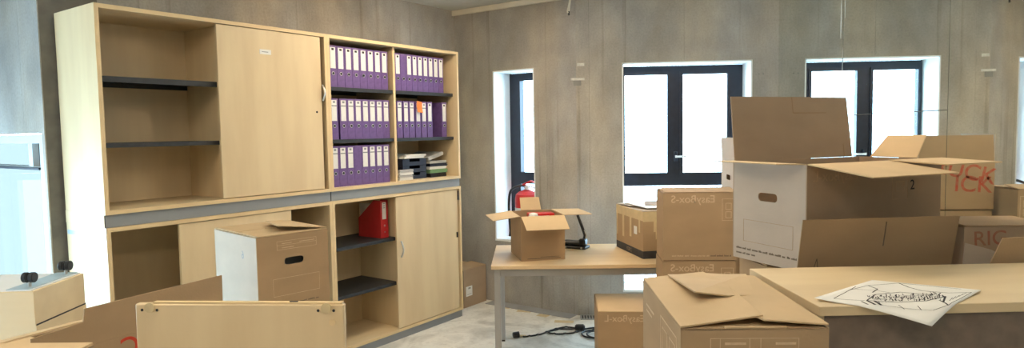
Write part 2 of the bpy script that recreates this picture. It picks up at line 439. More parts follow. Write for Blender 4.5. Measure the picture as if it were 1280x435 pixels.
def cabinet(name, label, s0, s1, z0, z1, base, doors, dividers, shelves, group):
    w = s1 - s0
    t = thing(name, label, 'cabinet', s_loc(s0, 0, base[0]), AL, group)
    b0 = base[0]; z0 -= b0; z1 -= b0; bb = base[1] - b0
    mesh_obj('plinth', bx(.004, w - .004, .012, CD - .01, 0, bb), M['plinth'], t)
    for a, b in ((.0005, T), (w - T, w - .0005)):
        p = mesh_obj('side_panel', bx(a, b, .002, CD, z0, z1), M['maple'], t)
        mesh_obj('edge_band', bx(a, b, 0, .002, z0, z1), M['maple_edge'], p)
    for nm, a, b in (('top_panel', z1 - T, z1 - .0005), ('bottom_panel', z0 + .0005, z0 + T)):
        p = mesh_obj(nm, bx(T, w - T, .002, CD, a, b), M['maple_h'], t)
        mesh_obj('edge_band', bx(T, w - T, 0, .002, a, b), M['maple_edge'], p)
    mesh_obj('back_panel', bx(T, w - T, CD - .012, CD - .002, z0 + T, z1 - T), M['maple'], t)
    for x in dividers:
        p = mesh_obj('divider', bx(x - T / 2, x + T / 2, .045, CD - .012, z0 + T, z1 - T), M['maple'], t)
        mesh_obj('edge_band', bx(x - T / 2, x + T / 2, .043, .045, z0 + T, z1 - T), M['maple_edge'], p)
    for (a, b, z, th) in shelves:
        bm = bmesh.new(); z -= b0
        box(bm, a, b, .052, CD - .014, z, z + .004); box(bm, a, b, .050, .054, z - th + .004, z + .004); box(bm, a, b, CD - .02, CD - .016, z - th + .004, z + .004)
        box(bm, a, b, .070, .074, z - th + .004, z)
        mesh_obj('shelf', bm, M['shelf'], t)
    ds = []
    for (a, b, yy) in doors:
        dd = mesh_obj('sliding_door', bx(a, b, yy, yy + .019, z0 + T + .004, z1 - T - .004, bev=.0015), M['maple'], t)
        ds.append(dd)
    return t, ds

G = 'sliding door cabinets along the left wall'
# lower pair
cLL, dLL = cabinet('cabinet', 'maple cabinet at lower left, partly hidden by cardboard boxes', -2.82, -1.38, .06, 1.137, (0, .06), [(.38, 1.114, .008)], [.72],
                   [(T, .709, .44, .024), (.731, 1.418, .79, .024), (.731, 1.418, .44, .024)], G)
arc_handle(dLL[0], .405, .64, .765)
cLR, dLR = cabinet('cabinet', 'lower right maple cabinet with closed right half and a red file', -1.38, 0, .06, 1.137, (0, .06), [(.612, 1.340, .008)], [.66],
                   [(T, .649, .79, .024), (T, .649, .44, .024), (.671, 1.358, .79, .024), (.671, 1.358, .44, .024)], G)
arc_handle(dLR[0], .650, .64, .765)
tag(mesh_obj('door_stop', bx(1.338, 1.352, .0, .008, 1.02, 1.10), M['black'], dLR[0]), 'black door stop')
tag(mesh_obj('lock', bx(1.318, 1.334, .002, .010, .70, .745), M['black'], dLR[0]), 'black lock tab')
# upper pair
cUL, dUL = cabinet('cabinet', 'upper left maple cabinet with empty open half and closed sliding door', -2.82, -1.38, 1.204, 2.278, (1.138, 1.204), [(.652, 1.390, .008)], [.72],
                   [(T, .709, 1.915, .03), (T, .709, 1.568, .024)], G)
arc_handle(dUL[0], 1.392, 1.826 - 1.138, 1.932 - 1.138)
bm = bmesh.new(); cyl(bm, (1.345, .009, 1.75 - 1.138), (1.345, .005, 1.75 - 1.138), .007, seg=12); tag(mesh_obj('lock', bm, M['black'], dUL[0]), 'small black lock')
st = tag(mesh_obj('sticker', bx(.93, 1.01, .0065, .008, 2.102 - 1.138, 2.132 - 1.138), M['label'], dUL[0]), 'small white sticker')
mesh_obj('printed_line', bx(.945, .99, .006, .0066, 2.115 - 1.138, 2.119 - 1.138), M['plinth'], st)
cUR, dUR = cabinet('cabinet', 'upper right open cabinet filled with purple binders', -1.38, 0, 1.204, 2.278, (1.138, 1.204), [], [.665],
                   [(T, .654, 1.925, .026), (T, .654, 1.558, .026), (.676, 1.358, 1.925, .026), (.676, 1.358, 1.558, .026)], G)

for cc_, hh_ in ((cUL, .066), (cLL, .06)):
    mesh_obj('daylit_plinth_strip', bx(-.0015, .0005, .013, CD, .0, hh_ + .001), M['maple'], cc_)  # added maple strips, pale colour imitating daylight on the grey plinth ends
tag(mesh_obj('blue_strip', bx(-.0012, .0004, .004, CD - .01, 1.075, 1.098), M['bluestrip'], cLL), 'thin blue strip')  # thin blue strip on the lower cabinet's side panel
# ------------------------------------------------------------------ binders
def binder_proto(w, kind):
    """kind 0: tall label, 1: label with heading, 2: bare spine"""
    h = .288; dp = .27
    root = thing('binder', '', 'binder')
    bm = bmesh.new()
    box(bm, -w / 2, w / 2, 0, .003, 0, h); box(bm, -w / 2, -w / 2 + .003, .003, dp, 0, h); box(bm, w / 2 - .003, w / 2, .003, dp, 0, h)
    mesh_obj('cover', bm, M['binder'], root)
    mesh_obj('page_block', bx(-w / 2 + .006, w / 2 - .006, .02, dp - .01, .006, h - .02), M['paper'], root)
    bm = bmesh.new(); cyl(bm, (0, -.0005, .095), (0, -.0025, .095), .0125, seg=14)
    rg = mesh_obj('finger_ring', bm, M['metal'], root)
    bm = bmesh.new(); cyl(bm, (0, -.002, .095), (0, -.0032, .095), .0095, seg=14); mesh_obj('finger_hole', bm, M['black'], rg)
    if kind < 2:
        lw = w * .33
        lb = mesh_obj('spine_label', bx(-lw, lw, -.0012, -.0002, .130, .276), M['label'], root)
        bm = bmesh.new(); box(bm, -lw * .45, lw * .45, -.0018, -.0012, .255, .270)
        if kind == 1: box(bm, -lw * .95, lw * .95, -.0018, -.0012, .232, .240)
        mesh_obj('label_print', bm, M['ink'] if kind == 0 else M['plinth'], lb)
    return root
PR = {}
def binder(w, kind, s, z, label, lean=0.0):
    k = (w, kind)
    if k not in PR: PR[k] = binder_proto(w, kind); o = PR[k]
    else: o = copy_tree(PR[k])
    p = E0 + D * s - N * .062; o.location = (p.x, p.y, z); o.rotation_euler = (0, lean, AL)
    tag(o, label, 'binder', 'purple binders in the upper right cabinet'); return o
Z1, Z2, Z3 = 1.9292, 1.5622, 1.2262
for i in range(8):
    binder(.0675, 0, -1.282 + i * .0695, Z1, '%s purple binder from the left, top shelf of the left bay' % ORD[i])
for i in range(8):
    binder(.0675, 1, -1.285 + (i * .0685 + (.014 if i else 0)), Z2, '%s purple binder from the left, middle shelf of the left bay' % ORD[i])
for i in range(8):
    binder(.0675, 2 if i == 3 else 1, -1.29 + i * .0695, Z3, '%s purple binder from the left, bottom shelf of the left bay' % ORD[i] + (', without label' if i == 3 else ''))
for i in range(9):
    binder(.0600, 2 if i == 1 else 0, -.655 + i * .0625, Z1, '%s purple binder from the left, top shelf of the right bay' % ORD[i] + (', without label' if i == 1 else ''))
xs_ = [-.648, -.578, -.512, -.44, -.372, -.302, -.125]
for i, x in enumerate(xs_):
    binder(.0600, 1 if i < 5 else 0, x, Z2, '%s purple binder from the left, middle shelf of the right bay' % ORD[i] if i < 6 else 'purple binder standing alone at the right end, middle shelf')
nb = thing('sticky_note', 'orange sticky note on the fourth binder, middle shelf of right bay', 'note', s_loc(-.44, -.0585, Z2 + .20), AL + .05)
bm = bmesh.new(); vs_ = []
for i in range(2):
    for j in range(5):
        vs_.append(bm.verts.new((-.032 + .064 * i, -.004 - .004 * j * j / 4, .09 - .0225 * j)))
for j in range(4): bm.faces.new((vs_[j], vs_[5 + j], vs_[6 + j], vs_[1 + j]))
r_ = bmesh.ops.extrude_face_region(bm, geom=list(bm.faces))
for g in r_['geom']:
    if isinstance(g, bmesh.types.BMVert): g.co.y -= .0006
mesh_obj('note_sheet', bm, M['orange'], nb, rot=(0, .12, 0))

# ------------------------------------------------------------------ trays, papers and magazines in the lower right bay
def tray(s, z, label):
    t = thing('letter_tray', label, 'letter tray', s_loc(s, -.10, z), AL, 'navy letter trays')
    w, dp, h = .27, .33, .052
    bm = bmesh.new()
    box(bm, -w / 2, w / 2, 0, dp, 0, .004); box(bm, -w / 2, -w / 2 + .004, 0, dp, .004, h); box(bm, w / 2 - .004, w / 2, 0, dp, .004, h)
    box(bm, -w / 2 + .004, w / 2 - .004, dp - .004, dp, .004, h); box(bm, -w / 2 + .004, -w / 2 + .075, 0, .004, .004, h); box(bm, w / 2 - .075, w / 2 - .004, 0, .004, .004, h)
    mesh_obj('tray_body', bm, M['navy'], t)
    mesh_obj('front_lip', bx(-w / 2 + .075, w / 2 - .075, 0, .004, .004, .030), M['navy'], t)
def sheet_stack(name, s, off, z, w, dp, h, mtl, label, cat, group, rz=0.0, tilt=0.0):
    bm = bmesh.new(); n = max(1, int(h / .006))
    for k in range(n):
        dx = random.uniform(-.004, .004); a = -w / 2 + dx
        box(bm, a, a + w, random.uniform(0, .006), dp, h * k / n, h * (k + .92) / n)
    o = mesh_obj(name, bm, mtl, None, s_loc(s, off, z), rot=(0, tilt, AL + rz))
    return tag(o, label, cat, group)
for i in range(3):
    tray(-.455, Z3 + .055 * i, ['bottom', 'middle', 'top'][i] + ' navy letter tray of the three stacked in the cabinet')
    sheet_stack('paper_stack', -.455, -.108, Z3 + .055 * i + .0045, .215, .30, [.018, .016, .014][i], M['paper'], 'white papers lying in the %s navy letter tray' % ['bottom', 'middle', 'top'][i], 'papers', 'papers in the trays', rz=[-.02, .03, 0][i])
sheet_stack('magazine', -.46, -.09, Z3 + .168, .24, .31, .016, M['paper'], 'lower white brochure lying on top of the letter trays', 'magazine', 'brochures on the trays', .06)
sheet_stack('magazine', -.44, -.09, Z3 + .185, .22, .30, .015, M['paper'], 'upper white brochure lying on top of the letter trays', 'magazine', 'brochures on the trays', -.05)
for i in range(4):
    sheet_stack('magazine', -.585 - .005 * (i % 2), -.068 + .004 * i, Z3 + .0215 * i, .15, .028, .020, M['magazine'] if i % 2 else M['paper'], '%s magazine from below in the low pile left of the trays' % ORD[i], 'magazine', 'magazines left of the trays', random.uniform(-.03, .03))
cfg = [(.034, 'black'), (.030, 'green'), (.022, 'paper'), (.026, 'navy'), (.020, 'magazine')]
zz = Z3
for i, (h_, mt_) in enumerate(cfg):
    sheet_stack('folder', -.178 + [.0, .008, -.004, .006, 0][i], -.09, zz, .205, .29, h_, M[mt_], ['black folder at the bottom', 'green folder second from below', 'white papers in the middle', 'navy folder second from the top', 'grey magazine flat on top'][i] + ' of the right hand pile', 'folder', 'pile right of the trays', random.uniform(-.05, .05)); zz += h_ + .001
sheet_stack('magazine', -.19, -.10, zz + .026, .195, .28, .028, M['magazine'], 'thick tilted magazine resting on the right hand pile', 'magazine', 'pile right of the trays', .05, -.22)

# ------------------------------------------------------------------ red magazine file
mf = thing('magazine_file', 'red cardboard magazine file with cut-away side on the black shelf', 'file box', s_loc(-.765, -.10, .7945), AL)
w_, d_, h_ = .078, .25, .29
side = [(0, 0), (d_, 0), (d_, .145), (.075, h_), (0, h_)]
for x in (-w_, -.003):
    bm = bmesh.new(); a = [bm.verts.new((x, p[0], p[1])) for p in side]; b = [bm.verts.new((x + .003, p[0], p[1])) for p in side]
    bm.faces.new(a); bm.faces.new(b[::-1])
    for i in range(5): bm.faces.new((a[i], a[(i + 1) % 5], b[(i + 1) % 5], b[i]))
    mesh_obj('side_wall', bm, M['red_plastic'], mf)
mesh_obj('spine', bx(-w_ + .003, -.003, 0, .003, 0, h_), M['red_plastic'], mf)
mesh_obj('back_wall', bx(-w_ + .003, -.003, d_ - .003, d_, 0, .14), M['red_plastic'], mf)
mesh_obj('base', bx(-w_ + .003, -.003, .003, d_ - .003, 0, .003), M['red_plastic'], mf)
lb = mesh_obj('spine_label', bx(-w_ * .78, -w_ * .28, -.0012, -.0001, .145, .275), M['label'], mf)
bm = bmesh.new()
for z in (.262, .245, .23): box(bm, -w_ * .68, -w_ * .4, -.0018, -.0012, z, z + .006)
mesh_obj('label_print', bm, M['plinth'], lb)
for z in (.045, .095):
    bm = bmesh.new(); cyl(bm, (-w_ * .5, -.0002, z), (-w_ * .5, -.003, z), .008 if z > .06 else .005, seg=12); mesh_obj('rivet', bm, M['metal'], mf)
tag(mesh_obj('paper_insert', bx(-w_ + .008, -.02, .06, d_ - .008, .004, .26), M['magazine'], mf), 'grey papers inside the file')

# ------------------------------------------------------------------ text and print helpers
TXT = {}
def text_mesh(s, size):
    if s not in TXT:
        c = bpy.data.curves.new('lettering', 'FONT'); c.body = s; c.size = 1; c.align_x = 'CENTER'; c.align_y = 'CENTER'; c.offset = .008
        o = bpy.data.objects.new('lettering', c); COL.objects.link(o); bpy.context.view_layer.update()
        me = bpy.data.meshes.new_from_object(o.evaluated_get(bpy.context.evaluated_depsgraph_get()))
        bpy.data.objects.remove(o); TXT[s] = me
    bm = bmesh.new(); bm.from_mesh(TXT[s]); bmesh.ops.scale(bm, vec=(size, size, size), verts=bm.verts)
    return bm

FACE = {   # side -> (u axis as seen from outside, left to right; normal)
    'front': (Vector((1, 0, 0)), Vector((0, -1, 0))), 'right': (Vector((0, 1, 0)), Vector((1, 0, 0))),
    'back': (Vector((-1, 0, 0)), Vector((0, 1, 0))), 'left': (Vector((0, -1, 0)), Vector((-1, 0, 0)))}

def face_frame(side, w, dp):
    u, n = FACE[side]; off = dp / 2 if side in ('front', 'back') else w / 2
    return u, n, n * off

def lettering(c, side, s, size, u_, v_, m, mirrored=True, rot=0.0, name='lettering'):
    t, w, dp, h = c; u, n, o = face_frame(side, w, dp)
    bm = text_mesh(s, size)
    for v in bm.verts:
        x, y = v.co.x * (-1 if mirrored else 1), v.co.y
        x, y = x * math.cos(rot) - y * math.sin(rot), x * math.sin(rot) + y * math.cos(rot)
        v.co = o + n * .0009 + u * (u_ + x) + Vector((0, 0, v_ + y))
    return mesh_obj(name, bm, m, t)

def marks(c, side, rects, m, name='printed_marks'):
    """rects in face coordinates (u0,u1,v0,v1)"""
    t, w, dp, h = c; u, n, o = face_frame(side, w, dp)
    bm = bmesh.new()
    for (a, b, c0, d0) in rects:
        vs2 = []
        for lift in (.0001, .0009):
            vs2.append([bm.verts.new(o + n * lift + u * p + Vector((0, 0, q))) for p, q in ((a, c0), (b, c0), (b, d0), (a, d0))])
        l, hh = vs2
        bm.faces.new(hh); bm.faces.new(l[::-1])
        for i in range(4): bm.faces.new((l[i], l[(i + 1) % 4], hh[(i + 1) % 4], hh[i]))
    o_m = mesh_obj(name, bm, m, t)
    if len(rects) > 1: o_m['kind'] = 'stuff'
    return o_m

def outline(a, b, c0, d0, t=.0022):
    return [(a, b, c0, c0 + t), (a, b, d0 - t, d0), (a, a + t, c0, d0), (b - t, b, c0, d0)]

def words(u0, u1, v, hgt):
    out = []; x = u0
    while x < u1:
        wl_ = random.uniform(.012, .035); 
        k = x
        while k < min(x + wl_, u1):
            out.append((k, k + .0034, v, v + hgt * random.choice((.7, .7, 1.0)))); k += .0052
        x += wl_ + .009
    return out

# ------------------------------------------------------------------ cartons
CT = .005
def flap_bm(w, ln, taper=.0, th=.004, cut=None):
    """flap in local coordinates: hinge on x axis, grows along +z, outside face at y=0, thickness to +y"""
    pts = [(-w / 2, 0), (w / 2, 0), (w / 2 - taper, ln), (-w / 2 + taper, ln)]
    if cut: pts = cut
    bm = bmesh.new(); a = [bm.verts.new((p[0], 0, p[1])) for p in pts]; b = [bm.verts.new((p[0], th, p[1])) for p in pts]
    bm.faces.new(a); bm.faces.new(b[::-1])
    for i in range(len(pts)): j = (i + 1) % len(pts); bm.faces.new((a[i], a[j], b[j], b[i]))
    return bm

def carton(label, x, y, z, rz, w, dp, h, flaps, body='card', inside='card_lite', holes=(), group=None, name='cardboard_box', faces=None):
    """x,y,z bottom centre; flaps: side -> list of (angle from upright, + outwards; length; extra dict)"""
    t = thing(name, label, 'box', (x, y, z), rz, group)
    faces = faces or {}
    hl = rrect(-.05, .05, h * .62, h * .62 + .034, .015)
    for side, ww, yy in (('front', w, dp), ('back', w, dp), ('left', dp - 2 * CT, w), ('right', dp - 2 * CT, w)):
        u, n = FACE[side]
        bm = plate(rect(-ww / 2, ww / 2, 0, h), [hl] if side in holes else [], 0, CT)
        rot = math.atan2(u.y, u.x)
        p = mesh_obj('wall_panel', bm, M[faces.get(side, body)], t, tuple(n * (yy / 2)), rot)
    mesh_obj('bottom_panel', bx(-w / 2 + CT, w / 2 - CT, -dp / 2 + CT, dp / 2 - CT, .001, .006), M[inside], t)
    for side, spec in flaps.items():
        u, n = FACE[side]
        full = (w if side in ('front', 'back') else dp)
        for (ang, ln, ex) in spec:
            fw_ = ex.get('w', full - .008); du = ex.get('u', 0.0); dz = ex.get('dz', 0.0)
            bm = flap_bm(fw_, ln, ex.get('taper', .004), cut=ex.get('cut'))
            # rotate about the hinge: outward by ang
            R_ = Matrix.Rotation(math.radians(ang), 4, 'X')
            bmesh.ops.transform(bm, matrix=R_, verts=bm.verts)
            rot = math.atan2(u.y, u.x)
            pos = n * ((dp if side in ('front', 'back') else w) / 2) + u * du + Vector((0, 0, h + .0005 + dz))
            if ang < -45: pos = pos + n * 0
            f = mesh_obj('flap', bm, M[ex.get('m', inside)], t, tuple(pos), rot, rot=(0, ex.get('twist', 0.0), rot))
            if ex.get('label'): f['label'] = ex['label']
    return (t, w, dp, h)

def closed(w, dp, lift=0.0, outer='card'):
    """closed lid: short side flaps inside, long flaps above"""
    return {'left': [(-90, min(dp, w) * .49, {'dz': .000, 'm': outer})], 'right': [(-90, min(dp, w) * .49, {'dz': .000, 'm': outer})],
            'front': [(-90 + lift, dp * .497, {'dz': .0055, 'm': outer})], 'back': [(-90, dp * .497, {'dz': .0055, 'm': outer})]}

def easy_print(c, side, word, tw, size):
    t, w, dp, h = c; ww = w if side in ('front', 'back') else dp
    lettering(c, side, word, size, -ww / 2 + tw / 2 + .025, h - .038, M['print'])
    r = outline(ww / 2 - .085, ww / 2 - .012, h - .165, h - .035, .003)
    r += outline(ww / 2 - .066, ww / 2 - .03, h - .10, h - .06, .004) + outline(ww / 2 - .066, ww / 2 - .03, h - .15, h - .11, .004)
    marks(c, side, r, M['print'])
    marks(c, side, words(-ww / 2 + .05, ww / 2 - .16, .022, .009), M['print'], 'printed_line')
    marks(c, side, words(ww / 2 - .15, ww / 2 - .03, .022, .010), M['print_dark'], 'printed_line')

# three small cartons stacked in front of the table
b_ = .4100
for i in range(3):
    lab = ['bottom carton of the three stacked boxes beside the table', 'middle carton of the stacked boxes, pale lettering just below the table edge', 'top carton of the stacked boxes with pale mirrored lettering before the window'][i]
    c = carton(lab, .812 + .004 * i, 4.045, i * b_, 0.0, .425, .27, b_ - .0105, closed(.425, .27, 0.0 if i < 2 else 7.0), group='cartons stacked beside the table')
    easy_print(c, 'front', 'EasyBox-S', .295, .062)

# large carton half under the table
c = carton('tall carton standing on the floor by the cable, mirrored pale lettering', .408, 4.17, 0, 0.0, .375, .44, .492, {
    'left': [(-90, .18, {'m': 'card'})], 'right': [(-90, .18, {'m': 'card'})],
    'front': [(-89, .30, {'dz': .0055, 'm': 'card_lite'})], 'back': [(-90, .13, {'dz': .0055, 'm': 'card_lite'})]})
easy_print(c, 'front', 'EasyBox-L', .27, .058)

# hidden supports of the red printed carton, then the carton itself (seen in the mirror and over the stack)
c = carton('plain carton on the floor at the mirror wall behind the stacks', 1.285, 4.24, 0, 0.0, .43, .34, .535, closed(.43, .34), group='cartons at the mirror wall')
c = carton('plain carton upon the floor carton at the mirror wall', 1.285, 4.24, .546, 0.0, .43, .34, .535, closed(.43, .34), group='cartons at the mirror wall')
c = carton('open carton with red stamped letters behind the big open box', 1.285, 4.24, 1.092, 0.0, .44, .35, .285,
           {'left': [(2, .16, {'m': 'card_pale'})], 'back': [(-90, .17, {})], 'front': [(2, .155, {'m': 'card', 'taper': .012})], 'right': [(-80, .15, {})]}, holes=('left', 'right'), faces={'left': 'card_pale'})  # left face and flap paler: daylight put into the cardboard colour
lettering(c, 'front', 'RUCK', .135, -.05, .225, M['red_ink'], True, .22)
lettering(c, 'front', 'ICK', .135, -.10, .145, M['red_ink'], True, .05)

# ------------------------------------------------------------------ table and things on it
ty = math.atan2(.057, 1.105)
tb = thing('table', 'light wooden table with grey steel legs under the window', 'table', (-.453, 4.182, 0), ty)
mesh_obj('table_top', bx(0, 1.40, 0, .78, .705, .73, bev=.002), M['table'], tb)
for y in (.03, .71): mesh_obj('frame_rail', bx(.06, 1.34, y, y + .04, .655, .7048), M['table_frame'], tb)
for x in (.02, 1.34): mesh_obj('frame_rail', bx(x, x + .04, .075, .705, .655, .7048), M['table_frame'], tb)
for x in (.018, 1.342):
    for y in (.022, .708):
        lg = mesh_obj('leg', bx(x, x + .042, y, y + .05, .012, .7046, bev=.003), M['table_frame'], tb)
        mesh_obj('rubber_foot', bx(x + .002, x + .040, y + .002, y + .048, 0, .012), M['black'], lg)

yw = math.radians(15)
ctr = Vector((-.263, 4.326, 0)) + Vector((math.cos(yw), math.sin(yw), 0)) * .151 + Vector((-math.sin(yw), math.cos(yw), 0)) * .185
ob = carton('open cardboard box with spread flaps on the table', ctr.x, ctr.y, .7305, yw, .302, .37, .297,
            {'front': [(116, .165, {'m': 'card_lite'})], 'left': [(97, .185, {'w': .34})], 'right': [(91, .20, {'w': .34})], 'back': [(30, .10, {'w': .15})]}, body='card', inside='card_lite')
marks(ob, 'front', [(-.11, .12, .012, .016), (-.02, .11, .022, .025)], M['print_dark'], 'scuff_marks')
pk = thing('packet', 'red and white packet inside the open box on the table', 'packet', (ctr.x + .025, ctr.y + .065, .7370), yw)
mesh_obj('carton_body', bx(-.09, .09, -.05, .05, 0, .285, bev=.004), M['red_paint'], pk)
mesh_obj('label_panel', bx(-.06, .05, -.052, -.0502, .16, .27), M['label'], pk)
pk = thing('paper_roll', 'white crumpled paper bundle beside the red packet in the box', 'paper', (ctr.x - .02, ctr.y - .075, .7370), yw)
bm = bmesh.new(); lathe(bm, [(.03, 0), (.042, .05), (.038, .15), (.045, .23), (.03, .295), (.012, .302)], seg=9); mesh_obj('bundle', bm, M['paper'], pk)

# lever device
dv = thing('lever_device', 'black desk device with raised lever arm on the table', 'office tool', (.036, 4.86, .7305), math.atan2(-.07, .163))
bm = bmesh.new(); box(bm, -.02, .175, -.05, .05, 0, .02, bev=.005); mesh_obj('base_plate', bm, M['black'], dv)
bm = bmesh.new(); box(bm, -.015, .13, -.035, .035, .02, .055, bev=.01); mesh_obj('jaw', bm, M['black'], dv)
bm = bmesh.new(); box(bm, .115, .165, -.034, .034, .02, .075, bev=.01); mesh_obj('hinge_block', bm, M['black'], dv)
bm = bmesh.new(); tube(bm, [(.145, 0, .05), (.155, 0, .10), (.130, 0, .165), (.098, 0, .245)], .011, 8); mesh_obj('lever_arm', bm, M['black'], dv)
bm = bmesh.new(); tube(bm, [(.150, 0, .055), (.163, 0, .095), (.150, 0, .14)], .006, 8); mesh_obj('spring_rod', bm, M['metal'], dv)
for x in (.02, .145):
    bm = bmesh.new(); cyl(bm, (x, -.05, .011), (x, -.053, .011), .008, seg=10); mesh_obj('screw', bm, M['metal'], dv)

# taped carton
yw = math.radians(15.5)
ctr = Vector((.55, 4.399, 0)) + Vector((math.cos(yw), math.sin(yw), 0)) * .15 + Vector((-math.sin(yw), math.cos(yw), 0)) * .252
tc_ = carton('carton with torn masking tape and black base band on the table', ctr.x, ctr.y, .7305, yw, .30, .503, .318,
             {'left': [(-90, .148, {'m': 'card_pale'})], 'right': [(-90, .148, {'m': 'card_pale'})], 'front': [(-91, .14, {'dz': .0055, 'm': 'card_pale'})], 'back': [(-88, .25, {'dz': .0055, 'm': 'card_pale'})]}, holes=('front',))
tc_t = tc_[0]
marks(tc_, 'left', [(-.2515, .2515, .0, .052)], M['band'], 'base_band'); marks(tc_, 'front', [(-.15, .15, .0, .052)], M['band'], 'base_band')
for r_ in ((-.2515, .2515, .255, .318), (-.245, -.225, .10, .256), (-.13, -.095, .10, .256), (.01, .045, .12, .256), (.175, .20, .17, .256)): marks(tc_, 'left', [r_], M['tape'], 'masking_tape')
for r_ in ((-.15, .15, .25, .318), (-.075, -.012, .18, .251), (-.060, -.02, .13, .181), (.07, .11, .16, .251)): marks(tc_, 'front', [r_], M['tape'], 'masking_tape')
lettering(tc_, 'left', '2 B0X', .038, .0, .026, M['print'], True)
marks(tc_, 'left', [(.09, .145, .15, .205)], M['label'], 'paper_label')
bm = bmesh.new(); box(bm, -.11, .02, -.20, .20, .334, .3365); box(bm, .03, .12, -.22, .12, .334, .336)
mesh_obj('paper_sheets', bm, M['paper'], tc_t, rot=(0, 0, .04))
bm = bmesh.new(); tp = [(-.05, -.05, .3375), (.08, -.09, .3375), (.13, .05, .350), (.02, .13, .346)]
a = [bm.verts.new(p) for p in tp]; b = [bm.verts.new((p[0], p[1], p[2] + .003)) for p in tp]
bm.faces.new(a); bm.faces.new(b)
for i in range(4): bm.faces.new((a[i], a[(i + 1) % 4], b[(i + 1) % 4], b[i]))
mesh_obj('torn_lid_piece', bm, M['card_grey'], tc_t)

# ------------------------------------------------------------------ fire extinguisher on the narrow window's sill
pE = BEND + N * (-.605) + D * .125
fe = thing('fire_extinguisher', 'red fire extinguisher with black hose in front of the narrow window', 'fire extinguisher', (pE.x, pE.y, .601), AL - PI / 2)
bm = lathe(bmesh.new(), [(.104, 0), (.112, .012), (.112, .375), (.104, .415), (.075, .44), (.03, .455), (.022, .46)], seg=28); mesh_obj('cylinder', bm, M['red_paint'], fe)
mesh_obj('instruction_label', lathe(bmesh.new(), [(.1125, .16), (.1128, .165), (.1128, .29), (.1125, .295)], seg=28), M['label'], fe)
bm = lathe(bmesh.new(), [(.02, .455), (.024, .46), (.024, .49), (.015, .50)], seg=14); mesh_obj('valve', bm, M['metal'], fe)
bm = bmesh.new(); tube(bm, [(.0, 0, .495), (-.03, -.02, .505), (.06, -.02, .540), (.12, -.02, .525)], .009, 8); mesh_obj('handle', bm, M['red_paint'], fe)
bm = bmesh.new(); tube(bm, [(-.02, -.01, .485), (.05, -.02, .492), (.11, -.02, .475)], .008, 8); mesh_obj('squeeze_lever', bm, M['metal'], fe)
bm = bmesh.new(); cyl(bm, (.03, -.02, .48), (.03, -.05, .48), .018, seg=14); mesh_obj('pressure_gauge', bm, M['label'], fe)
hs = spline([(-.01, 0, .49), (-.06, -.03, .495), (-.13, -.07, .45), (-.15, -.08, .33), (-.145, -.08, .18), (-.138, -.08, .07)], 6)
mesh_obj('hose', tube(bmesh.new(), hs, .012, 8), M['black'], fe)
bm = bmesh.new(); cyl(bm, hs[-1], hs[-1] + Vector((.004, 0, -.045)), .013, .020, seg=12); mesh_obj('nozzle', bm, M['black'], fe)

# ------------------------------------------------------------------ floor things by the wall
fb = carton('low carton with white label on the floor beyond the cabinets', *(E0 + D * .355 + N * (-.32)).to_2d(), 0, AL, .33, .34, .345, {
    'left': [(-90, .16, {})], 'right': [(-90, .16, {})], 'front': [(-85, .17, {'dz': .006, 'm': 'card'})], 'back': [(-90, .16, {'dz': .0055})]}, body='card_grey')
lb = marks(fb, 'front', [(-.135, -.045, .10, .19)], M['label'], 'white_label')
marks(fb, 'front', [(-.105, -.07, .165, .178), (-.12, -.06, .115, .119)], M['ink'], 'label_print')

# flat grey strip and grille in the floor at the wall
dA = (BEND - CORNER); 
dc = tag(mesh_obj('wall_foot_strip', bx(.42, lenA - .01, -.135, -.005, .0005, .006), M['cover'], None, (CORNER.x, CORNER.y, 0), math.atan2(dA.y, dA.x)), 'grey strip along the foot of the angled wall', 'duct cover')
gr = thing('floor_grille', 'metal floor grille at the foot of the back wall', 'grille', (.16, 5.475, 0))
for y in (0, .128): mesh_obj('rim', bx(0, .80, y, y + .010, .0005, .008), M['grille'], gr)
mesh_obj('duct_floor', bx(0, .80, .010, .128, .0005, .0015), M['black'], gr)
sl = None
for k in range(33):
    if sl is None: sl = mesh_obj('slat', bx(0, .010, .010, .128, .0015, .007), M['grille'], gr, (.002, 0, 0))
    else:
        o = sl.copy(); COL.objects.link(o); o.location.x = .002 + .0242 * k
for i, (x, y, l_, a_) in enumerate(((-.33, 5.74, .13, -.2), (-.16, 5.60, .10, -.5), (.02, 5.42, .16, -.1), (-.50, 5.86, .08, -.3))):
    bm = bx(-l_ / 2, l_ / 2, -.035, .035, .0003, .0012); tag(mesh_obj('tape_scrap', bm, M['tape'], None, (x, y, 0), a_), ['yellowish tape scrap on the floor under the table, middle of the strip', 'short yellowish tape scrap right of centre on the floor', 'long yellowish tape scrap nearest the floor grille', 'yellowish tape scrap nearest the low carton'][i], 'tape scrap', 'tape scraps on the floor')

# extension cable
cb = thing('extension_cable', 'black cable with plug lying in loops on the floor', 'cable', (-.324, 4.989, 0))
o_ = Vector((-.324, 4.989, 0))
pts = [(-.30, 4.985), (-.24, 5.01), (-.16, 5.06), (-.08, 5.16), (.02, 5.24), (.11, 5.22), (.14, 5.15), (.08, 5.09), (-.03, 5.06), (-.10, 5.09), (-.09, 5.14), (.0, 5.19), (.14, 5.19)]
mesh_obj('cord', tube(bmesh.new(), [Vector((x, y, .008 + .004 * (i % 5 == 0))) - o_ for i, (x, y) in enumerate(p.to_2d() for p in spline([(a, b, 0) for a, b in pts], 6))], .0065, 7), M['black'], cb)
pts = [(.17, 5.19), (.26, 5.23), (.36, 5.20), (.38, 5.05), (.28, 4.96), (.18, 5.0), (.16, 5.10), (.24, 5.16), (.36, 5.13), (.40, 5.0), (.32, 4.93), (.22, 4.96), (.20, 5.06), (.30, 5.12), (.5, 5.08)]
